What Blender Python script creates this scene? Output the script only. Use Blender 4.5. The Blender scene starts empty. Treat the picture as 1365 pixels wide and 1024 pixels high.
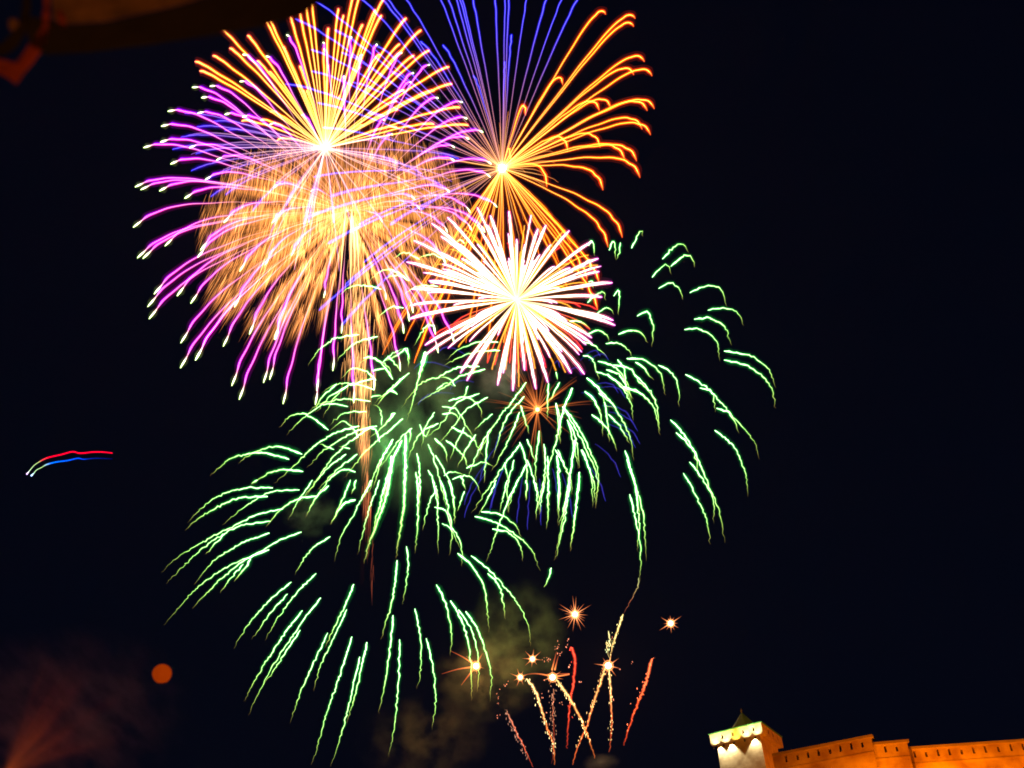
import bpy, math, random
import numpy as np
from mathutils import Vector

# ------------------------------------------------------------------ camera, world, exposure
random.seed(7)
rng = np.random.default_rng(7)
scene = bpy.context.scene
COL = scene.collection
FPX = 1700.0                       # focal length in pixels of the 1365-wide photograph
W0, H0 = 1365.0, 1024.0
PITCH, ROLL = math.radians(33.0), math.radians(-5.0)
CAM = np.array([0.0, 0.0, 1.7])
_R0 = np.array([1.0, 0, 0]); FWD = np.array([0, math.cos(PITCH), math.sin(PITCH)])
_U0 = np.array([0, -math.sin(PITCH), math.cos(PITCH)])
RGT = _R0*math.cos(ROLL) + _U0*math.sin(ROLL)
UPV = -_R0*math.sin(ROLL) + _U0*math.cos(ROLL)

def ray(px, py):
    return FWD + RGT*(px-W0/2)/FPX + UPV*(H0/2-py)/FPX
def at(px, py, depth):             # the point that far along the camera axis
    return CAM + ray(px, py)*depth
def at_z(px, py, z):               # the point of that height
    d = ray(px, py); return CAM + d*((z-CAM[2])/d[2])

cam_data = bpy.data.cameras.new('camera'); cam = bpy.data.objects.new('camera', cam_data)
COL.objects.link(cam)
from mathutils import Matrix
cam.matrix_world = Matrix(((RGT[0], UPV[0], -FWD[0], CAM[0]), (RGT[1], UPV[1], -FWD[1], CAM[1]),
                           (RGT[2], UPV[2], -FWD[2], CAM[2]), (0, 0, 0, 1)))
cam_data.sensor_width = 36.0; cam_data.lens = FPX/W0*36.0
cam_data.clip_start = 0.1; cam_data.clip_end = 6000
cam_data.dof.use_dof = True; cam_data.dof.focus_distance = 330; cam_data.dof.aperture_fstop = 1.3
scene.camera = cam

world = bpy.data.worlds.new('World'); scene.world = world; world.use_nodes = True
wn = world.node_tree; wn.nodes.clear()
wo = wn.nodes.new('ShaderNodeOutputWorld'); wb = wn.nodes.new('ShaderNodeBackground')
wg = wn.nodes.new('ShaderNodeTexCoord'); wx = wn.nodes.new('ShaderNodeSeparateXYZ'); wr = wn.nodes.new('ShaderNodeValToRGB')
wn.links.new(wg.outputs['Generated'], wx.inputs[0]); wn.links.new(wx.outputs['Z'], wr.inputs[0])
wr.color_ramp.elements[0].position = 0.2; wr.color_ramp.elements[0].color = (0.0006, 0.0015, 0.0056, 1)
wr.color_ramp.elements[1].position = 0.85; wr.color_ramp.elements[1].color = (0.0005, 0.0010, 0.0040, 1)
wn.links.new(wr.outputs[0], wb.inputs[0]); wb.inputs[1].default_value = 1.0
wn.links.new(wb.outputs[0], wo.inputs[0])

vs = scene.view_settings; vs.view_transform = 'Standard'; vs.look = 'None'; vs.exposure = 0; vs.gamma = 1
cy = scene.cycles
cy.transparent_max_bounces = 400; cy.max_bounces = 6; cy.diffuse_bounces = 2; cy.glossy_bounces = 1
cy.volume_bounces = 0; cy.sample_clamp_indirect = 1.0
cy.volume_step_rate = 1.0; cy.volume_max_steps = 96
cy.pixel_filter_type = 'BLACKMAN_HARRIS'; cy.filter_width = 1.7
cy.use_denoising = True

# ------------------------------------------------------------------ helpers
def props(o, label=None, cat=None, group=None, kind=None):
    if label: o['label'] = label
    if cat: o['category'] = cat
    if group: o['group'] = group
    if kind: o['kind'] = kind
    return o

def empty(name, loc, label, cat, group=None):
    o = bpy.data.objects.new(name, None); COL.objects.link(o); o.location = Vector(loc)
    o.empty_display_size = 1
    return props(o, label, cat, group)

def glow_material(name, strength=1.0):
    """burning sparks and the halo glow built round them: light is added to whatever lies behind, colour and heat along the trail are stored per point"""
    m = bpy.data.materials.new(name); m.use_nodes = True
    nt = m.node_tree; nt.nodes.clear()
    out = nt.nodes.new('ShaderNodeOutputMaterial'); a = nt.nodes.new('ShaderNodeAttribute')
    a.attribute_name = 'spark_tint'
    e = nt.nodes.new('ShaderNodeEmission'); t = nt.nodes.new('ShaderNodeBsdfTransparent')
    ad = nt.nodes.new('ShaderNodeAddShader')
    nt.links.new(a.outputs['Color'], e.inputs['Color']); e.inputs['Strength'].default_value = strength
    nt.links.new(e.outputs[0], ad.inputs[0]); nt.links.new(t.outputs[0], ad.inputs[1])
    nt.links.new(ad.outputs[0], out.inputs['Surface'])
    m.cycles.emission_sampling = 'NONE'
    return m
M_GOLD = glow_material('burning_gold_star')
M_MAG = glow_material('burning_magenta_star')
M_ORG = glow_material('burning_orange_star')
M_VIO = glow_material('burning_violet_star')
M_WHI = glow_material('burning_magnalium')
M_GRN = glow_material('burning_barium_green')
M_WIL = glow_material('charcoal_willow_sparks')
M_EMB = glow_material('ember')
M_RED = glow_material('burning_strontium_red')

class Glow:
    """collects tapered tubes of glowing sparks and of the halos round them, points given in world space"""
    def __init__(s): s.v = []; s.f = []; s.c = []; s.n = 0
    def tube(s, P, rad, colr, sides=5):
        P = np.asarray(P, float); n = len(P)
        rad = np.broadcast_to(np.asarray(rad, float), (n,)); colr = np.broadcast_to(np.asarray(colr, float), (n, 3))
        T = np.gradient(P, axis=0); T /= np.linalg.norm(T, axis=1)[:, None]+1e-9
        ref = np.array([0.31, 0.9, 0.2]); ref /= np.linalg.norm(ref)
        A = np.cross(T, ref); A /= np.linalg.norm(A, axis=1)[:, None]+1e-9
        B = np.cross(T, A)
        k = np.arange(sides)*2*math.pi/sides
        ring = P[:, None, :] + rad[:, None, None]*(A[:, None, :]*np.cos(k)[None, :, None] + B[:, None, :]*np.sin(k)[None, :, None])
        s.v.append(ring.reshape(-1, 3)); s.c.append(np.repeat(colr, sides, axis=0))
        i = np.arange(n-1)[:, None]*sides; j = np.arange(sides)[None, :]; j2 = (j+1) % sides
        q = np.stack([i+j, i+j2, i+sides+j2, i+sides+j], axis=-1).reshape(-1, 4)+s.n
        s.f.append(q); s.n += n*sides
        return s
    def ball(s, C, r, colr, seg=10, rings=7):
        th = np.linspace(0.02, math.pi-0.02, rings)
        P = np.array(C)[None, :] + np.outer(-np.cos(th)*r, [0.1, 0.2, 0.97])
        return s.tube(P, np.sin(th)*r, colr, seg)
    def build(s, name, mat, parent):
        o0 = np.array(parent.location) if parent else np.zeros(3)
        V = np.concatenate(s.v)-o0; F = np.concatenate(s.f); C = np.concatenate(s.c)
        me = bpy.data.meshes.new(name)
        me.vertices.add(len(V)); me.vertices.foreach_set('co', V.astype(np.float32).ravel())
        me.loops.add(len(F)*4); me.loops.foreach_set('vertex_index', F.astype(np.int32).ravel())
        me.polygons.add(len(F)); me.polygons.foreach_set('loop_start', (np.arange(len(F))*4).astype(np.int32))
        me.update(calc_edges=True)
        at_ = me.attributes.new('spark_tint', 'FLOAT_COLOR', 'POINT')
        at_.data.foreach_set('color', np.hstack([C, np.ones((len(C), 1))]).astype(np.float32).ravel())
        me.materials.append(mat)
        o = bpy.data.objects.new(name, me); COL.objects.link(o); o.parent = parent
        o.visible_diffuse = True
        return o

def crop(ox, oy, text, sc=4.015):
    """polylines measured on an enlarged piece of the photograph -> photograph pixels"""
    out = []
    for line in text.replace('\n', ' ').split(';'):
        pts = [tuple(float(a) for a in p.split(',')) for p in line.split()]
        if pts: out.append(np.array([(ox+x/sc, oy+y/sc) for x, y in pts]))
    return out

def spline(P, step):
    P = np.asarray(P, float)
    if len(P) == 2:
        d = P[1]-P[0]; mid = (P[0]+P[1])/2 + np.array([0.05*d[1]*0, -0.05*abs(d[0])]); P = np.array([P[0], mid, P[1]])
    L = np.r_[0, np.cumsum(np.linalg.norm(np.diff(P, axis=0), axis=1))]
    n = max(4, int(L[-1]/step)+1); out = []
    Q = np.vstack([2*P[0]-P[1], P, 2*P[-1]-P[-2]])
    for s in np.linspace(0, L[-1], n):
        i = min(len(P)-2, int(np.searchsorted(L, s, side='right')-1)); i = max(i, 0)
        t = (s-L[i])/max(1e-6, L[i+1]-L[i]); a, b, c, d = Q[i], Q[i+1], Q[i+2], Q[i+3]
        out.append(0.5*((2*b)+(-a+c)*t+(2*a-5*b+4*c-d)*t*t+(-a+3*b-3*c+d)*t**3))
    return np.array(out)

def to3(P2, depth):
    P2 = np.asarray(P2, float); depth = np.broadcast_to(depth, (len(P2),))
    return CAM + (FWD[None] + RGT[None]*((P2[:, 0]-W0/2)/FPX)[:, None] + UPV[None]*((H0/2-P2[:, 1])/FPX)[:, None])*depth[:, None]

def ballistic(c, tip, fall, n, drag=2.4):
    """a star thrown from the break, slowed by the air and pulled down"""
    c = np.array(c, float); tip = np.array(tip, float); u = np.linspace(0, 1, n)
    s = (1-np.exp(-drag*u))/(1-math.exp(-drag)); G = np.array([0, fall])
    return c + (tip-c-G)[None]*s[:, None] + G[None]*(u**2)[:, None], s

_wk = rng.normal(size=(2, 9)); _wp = rng.uniform(0, 6.28, (2, 9))
def sway(u, amp, freq=1.0):
    """gusts that bend every trail of a burst alike"""
    w = np.zeros((len(u), 2))
    for a in range(2):
        for k in range(9): w[:, a] += _wk[a, k]*np.sin(u*freq*(3+2.7*k)*1.9+_wp[a, k])/(1+0.5*k)
    return w*amp*0.5

def shell_depth(c, p, R, sgn):
    d2 = (p[0]-c[0])**2+(p[1]-c[1])**2
    return sgn*math.sqrt(max(0.0, R*R-d2))*0.85

def lerp_cols(u, stops):
    xs = [s[0] for s in stops]; return np.stack([np.interp(u, xs, [s[1][k] for s in stops]) for k in range(3)], axis=1)

CORE_W, CORE_I = 0.62, 0.72
def star_trail(parent, mat, c, tip, D, R, fall, core, halo, rc, rh, profile=None, swayamp=0.9, name='spark_trail', g=None, drag=2.4, freq=1.0, u0=0.0, hprofile=None, outer=.10, split=False):
    k = D/FPX; L = math.hypot(tip[0]-c[0], tip[1]-c[1]); n = max(8, int(L/6))
    P2, s = ballistic(c, tip, fall, n, drag); u = np.linspace(0, 1, n)
    P2 = P2 + sway(u, swayamp, freq)*np.minimum(1, u*4)[:, None]
    dz = shell_depth(c, tip, R, random.choice((-1, 1)))*s*k
    if u0 > 0: keep = u >= u0; P2 = P2[keep]; dz = dz[keep]; u = u[keep]
    P = to3(P2, D+dz)
    pr = np.ones(len(u)) if profile is None else np.interp(u, [q[0] for q in profile], [q[1] for q in profile])
    hp = pr if hprofile is None else np.interp(u, [q[0] for q in hprofile], [q[1] for q in hprofile])
    own = g is None; g = g or Glow()
    hc_ = lerp_cols(u, halo)
    g.tube(P, rc*CORE_W*k*pr, lerp_cols(u, core)*CORE_I)
    if rh:  # halo glow round the trail, added as wider emissive tubes
        if split:                     # lens colour fringe built as offset tubes: violet above, red below
            lum = hc_[:, 2:3]; up = UPV[None]*(.55*k*hp)[:, None]
            g.tube(P, rh*.8*k*hp, hc_*.55, 6)
            g.tube(P+up*1.5, rh*.8*k*hp, lum*np.array([[.16, .0, .62]])+hc_*.08, 6)
            g.tube(P-up*1.1, rh*.62*k*hp, lum*np.array([[.55, .03, .12]])+hc_*.1, 6)
        else: g.tube(P, rh*k*hp, hc_*.85, 6)
        if rh > 1.9: g.tube(P, rh*2.3*k*hp, hc_*outer, 6)
    return g.build(name, mat, parent) if own else None

def flash(name, px, py, D, colour, power, parent):
    l = bpy.data.lights.new(name, "POINT"); l.energy = power; l.color = colour; l.shadow_soft_size = 2.0
    o = bpy.data.objects.new(name, l); COL.objects.link(o)
    p = at(px, py, D); o.location = Vector(p - np.array(parent.location)) if parent else Vector(p); o.parent = parent
    return o

def surf(name, base, rough=0.85, noise=None, bump=0.0, scale=1.0, metallic=0.0):
    m = bpy.data.materials.new(name); m.use_nodes = True; nt = m.node_tree; b = nt.nodes['Principled BSDF']
    b.inputs['Roughness'].default_value = rough; b.inputs['Metallic'].default_value = metallic
    tc = nt.nodes.new('ShaderNodeTexCoord'); nz = nt.nodes.new('ShaderNodeTexNoise'); nz.inputs['Scale'].default_value = scale
    nz.inputs['Detail'].default_value = 6
    cr = nt.nodes.new('ShaderNodeValToRGB'); b2 = noise or tuple(x*0.7 for x in base)
    cr.color_ramp.elements[0].position = 0.35; cr.color_ramp.elements[1].position = 0.7
    cr.color_ramp.elements[0].color = (*b2, 1); cr.color_ramp.elements[1].color = (*base, 1)
    nt.links.new(tc.outputs['Object'], nz.inputs['Vector']); nt.links.new(nz.outputs['Fac'], cr.inputs[0]); nt.links.new(cr.outputs[0], b.inputs['Base Color'])
    if bump:
        bp = nt.nodes.new('ShaderNodeBump'); bp.inputs['Strength'].default_value = bump; bp.inputs['Distance'].default_value = 0.05
        nt.links.new(nz.outputs['Fac'], bp.inputs['Height']); nt.links.new(bp.outputs[0], b.inputs['Normal'])
    return m

class Solid:
    def __init__(s): s.v = []; s.f = []
    def poly(s, V, F):
        n = len(s.v); s.v += [tuple(map(float, v)) for v in V]; s.f += [tuple(i+n for i in f) for f in F]; return s
    def hexa(s, lo, hi):           # two quads of four corners each: bottom and top, same order
        return s.poly(list(lo)+list(hi), [(3, 2, 1, 0), (4, 5, 6, 7)]+[(i, (i+1) % 4, 4+(i+1) % 4, 4+i) for i in range(4)])
    def build(s, name, mat, parent=None, bevel=0.0):
        o0 = np.array(parent.location) if parent else np.zeros(3)
        me = bpy.data.meshes.new(name); me.from_pydata([tuple(np.array(v)-o0) for v in s.v], [], s.f); me.update()
        me.materials.append(mat); o = bpy.data.objects.new(name, me); COL.objects.link(o); o.parent = parent
        if bevel:
            b = o.modifiers.new('bevel', 'BEVEL'); b.width = bevel; b.segments = 2; b.limit_method = 'ANGLE'
        return o

def lamp(name, kind, loc, target, colour, power, size=0.1, angle=90, blend=0.6, parent=None):
    l = bpy.data.lights.new(name, kind); l.energy = power; l.color = colour
    l.shadow_soft_size = size
    if kind == 'SPOT': l.spot_size = math.radians(angle); l.spot_blend = blend
    o = bpy.data.objects.new(name, l); COL.objects.link(o); loc = np.array(loc)
    d = Vector(np.array(target)-loc); o.rotation_mode = 'QUATERNION'; o.rotation_quaternion = d.to_track_quat('-Z', 'Y')
    o0 = np.array(parent.location) if parent else np.zeros(3)
    o.location = Vector(loc-o0); o.parent = parent
    return o

# ------------------------------------------------------------------ ground (a hill under the fortress)
def build_ground():
    N = 90; xs = np.linspace(-1500, 1500, N); ys = np.linspace(-900, 2600, N); V = []
    for y in ys:
        for x in xs:
            d = math.hypot((x-70)/75, (y-170)/60); h = 34/(1+d**4)
            V.append((x, y, h-0.0 + 0.4*math.sin(x*0.05)*math.cos(y*0.04)*min(1, d)))
    F = [(j*N+i, j*N+i+1, (j+1)*N+i+1, (j+1)*N+i) for j in range(N-1) for i in range(N-1)]
    m = surf('dark_grass', (0.05, 0.07, 0.03), 0.95, (0.035, 0.04, 0.02), 0.4, 0.3)
    o = Solid().poly(V, F).build('ground', m); props(o, kind='structure')
    for p in o.data.polygons: p.use_smooth = True
build_ground()

# ------------------------------------------------------------------ fortress
ZUP = np.array([0, 0, 1.0])
def build_tower():
    ZT = 50.0
    A = at_z(1014.2, 962.8, ZT); C = at_z(945.4, 979.7, ZT); Dd = at_z(1042, 983.2, ZT)
    e1 = C-A; e2 = Dd-A; W1 = np.linalg.norm(e1); e1 = e1/W1; W2 = np.linalg.norm(e2)
    e2 = e2/W2
    n1 = -e2; n2 = -e1                                  # outward normals of the lit face and of the side face
    Wd = W2
    root = empty('fortress_tower', A+e1*W1/2+e2*Wd/2-ZUP*20, 'white floodlit square fortress tower with a pointed green roof beside the orange wall', 'tower')
    px = W1/70.0                                        # one photograph pixel here
    m_white = surf('whitewashed_brick', (0.62, 0.57, 0.48), 0.9, (0.42, 0.36, 0.28), 0.5, 1.2)
    m_dark = surf('green_roof_tiles', (0.13, 0.17, 0.03), 0.7, (0.09, 0.11, 0.02), 0.6, 3.0)
    m_green = surf('green_copper_edge', (0.06, 0.30, 0.10), 0.5, (0.04, 0.2, 0.06), 0.2, 2.0)
    m_gold = surf('gilded_metal', (0.75, 0.38, 0.10), 0.35, metallic=0.8)
    fl = 0.06*W1
    def sq(z, inset, drop=0):
        return [A+e1*inset+e2*inset+ZUP*(z-ZT), A+e1*(W1-inset)+e2*inset+ZUP*(z-ZT), A+e1*(W1-inset)+e2*(Wd-inset)+ZUP*(z-ZT), A+e1*inset+e2*(Wd-inset)+ZUP*(z-ZT)]
    hc = 13.5*px
    # crown: solid drum with real slots on the two faces, standing out on a corbel
    core = Solid().hexa(sq(ZT-hc, 0.9), sq(ZT-0.3, 0.9)).build('crown_core', m_white, root)
    cr = Solid()
    def facade(o, d, nrm, Wf, slots, zt, zb, st, sb, hw, th):
        """a wall face of real piers between open slots: origin o at the top, running along d"""
        cuts = [0.0]+[c for s in slots for c in (s-hw, s+hw)]+[Wf]
        def box(a, b, z1, z0):
            i = -nrm*th
            lo = [o+d*a+ZUP*(z0-zt), o+d*b+ZUP*(z0-zt), o+d*b+i+ZUP*(z0-zt), o+d*a+i+ZUP*(z0-zt)]
            cr.hexa(lo, [p+ZUP*(z1-z0) for p in lo])
        box(0, Wf, zt, st); box(0, Wf, sb, zb)
        for k in range(0, len(cuts), 2): box(cuts[k], cuts[k+1], st, sb)
    facade(A, e1, n1, W1, [W1*f for f in (0.16, 0.36, 0.56, 0.76)], ZT, ZT-hc, ZT-3.2*px, ZT-8.5*px, 0.12, 0.85)
    facade(A+e1*0.0+e2*0.86, e2, n2, Wd-0.86, [Wd*f for f in (0.2, 0.42, 0.66)], ZT, ZT-hc, ZT-3.2*px, ZT-8.5*px, 0.12, 0.85)
    cr.build('crown', m_white, root, 0.03)
    # shaft, tapering a little outwards to the foot, with arched blind niches on the lit face
    ins = 0.62
    Solid().hexa(sq(ZT-hc-22, ins-0.5), sq(ZT-hc-0.01, ins)).build('shaft', m_white, root)
    # coping edge
    lo = sq(ZT+0.002, -0.12); Solid().hexa(lo, [p+ZUP*0.11 for p in lo]).build('cornice', m_green, root, 0.02)
    # pointed tent roof, eight sided
    base_c = A+e1*W1/2+e2*Wd/2
    apex = at(989.6, 947.5, float((base_c-CAM)@FWD)); H = apex[2]-ZT
    H = 0.5
    while H < 12:
        q = base_c+ZUP*H-CAM
        if 512-FPX*(q@UPV)/(q@FWD) <= 950.5: break
        H += .02
    apex = base_c+ZUP*H; print('roof height', H, 'tower width', W1, Wd)
    rr = min(H*0.92, W1*.56); pts = [base_c+ZUP*0.115+(e1*math.cos(k*math.pi/4+math.pi/8)+e2*math.sin(k*math.pi/4+math.pi/8))*rr for k in range(8)]
    skirt = [base_c+ZUP*(H*0.35)+(p-base_c-ZUP*0.115)*0.64 for p in pts]
    tip = [apex+(p-base_c-ZUP*0.115)*0.03 for p in pts]
    Vs = pts+skirt+tip+[tuple(apex+ZUP*0.05)]
    F = [(i, (i+1) % 8, 8+(i+1) % 8, 8+i) for i in range(8)]+[(8+i, 8+(i+1) % 8, 16+(i+1) % 8, 16+i) for i in range(8)]+[(16+i, 16+(i+1) % 8, 24) for i in range(8)]+[tuple(range(7, -1, -1))]
    Solid().poly(Vs, F).build('roof', m_dark, root)
    fin = Solid(); r = 0.12
    for z0, z1, ra, rb in ((0, .15, .07, .07), (.15, .28, .07, .13), (.28, .4, .13, .06), (.4, .62, .06, .02)):
        lo = [apex+ZUP*z0+e1*a*ra+e2*b*ra for a, b in ((-1, -1), (1, -1), (1, 1), (-1, 1))]; hi = [apex+ZUP*z1+e1*a*rb+e2*b*rb for a, b in ((-1, -1), (1, -1), (1, 1), (-1, 1))]
        fin.hexa(lo, hi)
    fin.build('finial', m_gold, root)
    # floodlights fixed to the tower: three wash the shaft from under the corbels, small ones wash the crown
    m_case = surf('black_lamp_case', (0.03, 0.03, 0.03), 0.5)
    def fixture(p, tgt, col, pw, ang, bl):
        s = 0.12; d = np.array(tgt)-p; d = d/np.linalg.norm(d); a = np.cross(d, e1); a /= np.linalg.norm(a); b = np.cross(d, a)
        bk = [p-d*0.35+a*i*s*.6+b*j*s*.6 for i, j in ((-1, -1), (1, -1), (1, 1), (-1, 1))]; fr = [p-d*0.08+a*i*s+b*j*s for i, j in ((-1, -1), (1, -1), (1, 1), (-1, 1))]
        Solid().hexa(bk, fr).build('floodlight', m_case, root)
        lamp('flood_beam', 'SPOT', p, tgt, col, pw, 0.08, ang, bl, root)
    for f, pw in ((0.86, 900), (0.64, 1000), (0.2, 900)):
        q = A+e1*W1*f+e2*ins+n1*0.34-ZUP*(hc+0.05)
        fixture(q, q-ZUP*3.0-n1*0.55, (1, 0.80, 0.40), pw*1.0, 84, 0.4)
    for f in (0.10, 0.30, 0.5, 0.7, 0.9):
        q = A+e1*W1*f+n1*1.1-ZUP*(hc+0.6)
        fixture(q, q+ZUP*1.7-n1*1.15, (1, 0.78, 0.34) if f != 0.5 else (1, 0.55, 0.06), 950, 70, 0.9)
    # sodium lamp on the wall walk warming the side face and the roof
    lamp('sodium_lamp', 'SPOT', A+n2*9+e2*8-ZUP*9+n1*3, A+e2*Wd/2-ZUP*2, (1, 0.16, 0.0), 4200, 0.3, 70, 0.7, root)
    lamp('roof_fill', 'SPOT', base_c+n1*40+n2*8-ZUP*6, base_c+ZUP*H*.75, (1, .62, .12), 26000, .3, 9, .8, root)  # unseen spot added to brighten the roof
    return root, A, e1, e2, px
tower, TA, TE1, TE2, TPX = build_tower()

def build_wall():
    m = surf('old_brick_wall', (0.56, 0.38, 0.24), 0.9, (0.27, 0.14, 0.08), 0.8, 0.45)
    m_cop = surf('weathered_coping', (0.30, 0.20, 0.12), 0.9)
    segs = [(1029, 1005.0, 1160, 979.5, (1046, 1061, 1075, 1089, 1104, 1118, 1132.5, 1147)),
            (1163, 990.0, 1208, 986.0, (1178, 1193)),
            (1210, 996.0, 1480, 977.5, (1217, 1232, 1248, 1263, 1279, 1295, 1311, 1328, 1345, 1361, 1378, 1395, 1412, 1430))]
    zt = [45.6, 44.8, 44.2]; labels = None
    root = None; obs = []
    P0 = at_z(1029, 1005, zt[0]); 
    root = empty('fortress_wall', P0-ZUP*15, 'long orange floodlit fortress wall with narrow loophole slots and a stepped top', 'wall')
    rows = []
    for (x0, y0, x1, y1, sl), z in zip(segs, zt):
        a = at_z(x0, y0, z); b = at_z(x1, y1, z); rows.append((a, b, sl, z, x0, y0, x1, y1))
        print('wall seg', a, b)
    for k, (a, b, sl, z, x0, y0, x1, y1) in enumerate(rows):
        L = np.linalg.norm(b-a); d = (b-a)/L; nrm = np.array([d[1], -d[0], 0]); th = 1.3
        if nrm @ (CAM-a) < 0: nrm = -nrm
        px = float((a+b-2*CAM)@FWD)/2/FPX
        st, sb, zb = z-5.2*px, z-14.5*px, z-15.5
        S = Solid()
        def box(s0, s1, z1, z0, out=0.0, S=S):
            lo = [a+d*s0+nrm*out+ZUP*(z0-z), a+d*s1+nrm*out+ZUP*(z0-z), a+d*s1-nrm*th+ZUP*(z0-z), a+d*s0-nrm*th+ZUP*(z0-z)]
            S.hexa(lo, [p+ZUP*(z1-z0) for p in lo])
        cs = []
        for x in sl:
            t = (x-x0)/(x1-x0); y = y0+(y1-y0)*t; q = at_z(x, y, z); cs.append(float((q-a)@d))
        hw = 1.45*px
        box(0, L, z-.3, st)
        # slot heights differ a little
        cuts = [0.0]+[c for s in cs for c in (s-hw, s+hw)]+[L]
        for i in range(0, len(cuts), 2): box(cuts[i], cuts[i+1], st, sb)
        for i, c in enumerate(cs):
            if i % 3 == 1: box(c-hw, c+hw, st, st-2.2*px, -0.02)
        box(0, L, sb, zb)
        S.build('wall_section', m, root)
        Cp = Solid(); box(-0.0, L+0.25, z, z-0.297, 0.14, Cp); Cp.build('coping', m_cop, root)
        Cp = Solid(); 
        lo = [a+nrm*0.003+ZUP*(sb-7*px-0.2-z), a+d*L+nrm*0.003+ZUP*(sb-7*px-0.2-z), a+d*L+nrm*0.04+ZUP*(sb-7*px-0.2-z), a+nrm*0.04+ZUP*(sb-7*px-0.2-z)]
        Cp.hexa(lo, [p+ZUP*0.2 for p in lo]); Cp.build('string_course', m, root)
    # sodium floodlights at the foot of the wall
    full = []
    m_case = surf('grey_lamp_case', (0.08, 0.08, 0.08), 0.5)
    for px_, py_, dist, pw in ((1085, 1000, 9.0, 5200), (1190, 1000, 8.0, 9000), (1290, 995, 8.5, 9800), (1400, 990, 9.0, 6500)):
        q = at_z(px_, py_, 44.8); w = q-CAM; w[2] = 0; w /= np.linalg.norm(w)
        p = q-w*dist*1.15-ZUP*11.0
        t = empty('floodlight', p-ZUP*0.6, 'orange floodlight aimed up at the fortress wall', 'floodlight', 'floodlights at the foot of the wall')
        s = 0.3
        aim = q-ZUP*2.5; dd = aim-p; dd /= np.linalg.norm(dd); a_ = np.cross(dd, ZUP); a_ /= np.linalg.norm(a_); b_ = np.cross(dd, a_)
        bk = [p-dd*0.5+a_*i*s*.6+b_*j*s*.6 for i, j in ((-1, -1), (1, -1), (1, 1), (-1, 1))]; fr = [p-dd*0.1+a_*i*s+b_*j*s for i, j in ((-1, -1), (1, -1), (1, 1), (-1, 1))]
        Solid().hexa(bk, fr).build('lamp_case', m_case, t)
        lamp('sodium_beam', 'SPOT', p, aim, (1, 0.24, 0.0), pw*1.6, 0.3, 120, 0.9, t)
build_wall()

# ------------------------------------------------------------------ lens ghost of the fortress, added as solid shapes, near, upper corner
def build_corner_ghost():
    D = 5.0; k = D/FPX
    def pt(x, y, dz=0.0): return at(x, y, D+dz)
    m1 = surf('ghost_brown', (0.22, 0.11, 0.05), 0.85, (0.11, 0.055, 0.022), 0.8, 9.0)
    m2 = surf('ghost_dark', (0.017, 0.009, 0.006), 0.9, None, 0.4, 8.0)
    m3 = surf('ghost_red', (0.42, 0.05, 0.012), 0.7, (0.22, 0.03, 0.01), 0.7, 14.0)
    root = empty('corner_ghost', pt(100, -40), 'dark lens ghost of the fortress wall with a dim brown strip in the top corner', 'ghost_shape')
    def slab(name, P, th, mat, bev=0.0):
        n = len(P); V = [pt(x, y) for x, y in P]+[pt(x, y, th) for x, y in P]
        F = [tuple(range(n)), tuple(range(2*n-1, n-1, -1))]+[(i, n+i, n+(i+1) % n, (i+1) % n) for i in range(n)]
        return Solid().poly(V, F).build(name, mat, root if mat is not m3 else peak_root, bev)
    slab('brown_band', [(66, -60), (420, -60), (285, -8), (250, 4), (200, 16), (140, 29), (92, 32), (70, 26)], 0.3, m1)
    slab('dark_band', [(30, 20), (70, 27.5), (92, 33.5), (140, 30.5), (200, 17.5), (250, 5.5), (285, -6), (425, -60), (520, -60), (400, 22), (340, 38), (290, 46), (200, 60), (120, 70), (62, 73), (40, 60)], 0.35, m2)
    peak_root = empty('ghost_peak', pt(20, -30), 'dark red lens ghost of the tower ending in a point in the top corner', 'ghost_point')
    slab('frame', [(66, -40), (66, 30), (64, 52), (56, 68), (44, 84), (32, 98), (22, 113), (10, 104), (0, 99), (-14, 96), (-14, 76), (6, 80), (22, 84), (34, 66), (44, 50), (54, 36), (58, 10), (57, -40)], 0.12, m3, 0.004)
    slab('inner_shape', [(40, -40), (41, 10), (36, 40), (24, 62), (8, 74), (-14, 75), (-14, 60), (2, 58), (14, 46), (26, 30), (30, 8), (30, -40)], 0.2, m2)
    slab('ghost_spot', [(76, 10), (85, 14), (90, 26), (90, 40), (84, 41), (78, 32), (74, 20)], 0.08, m3, 0.005)
    slab('ghost_fleck', [(11, 26), (18, 23), (25, 28), (24, 38), (17, 42), (11, 38)], 0.1, m1, 0.006)
    slab('ghost_fleck', [(28, 25), (32, 25), (33, 40), (29, 41)], 0.1, m1, 0.004)
    # unseen warm spot added to brighten these ghost shapes
    lamp('ghost_fill', 'SPOT', pt(60, 700, -2.2), pt(100, 30), (1, 0.34, 0.06), 90.0, 0.3, 60, 0.8, root)
build_corner_ghost()

# ------------------------------------------------------------------ gold burst
def ends(P): return [p[-1] for p in P]
A_, B_, C_, D_, E_, F_ = (160, 0), (400, 0), (600, 0), (160, 230), (400, 230), (540, 270)
def tips(o, t): return [p[0] for p in crop(*o, t)]

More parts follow.
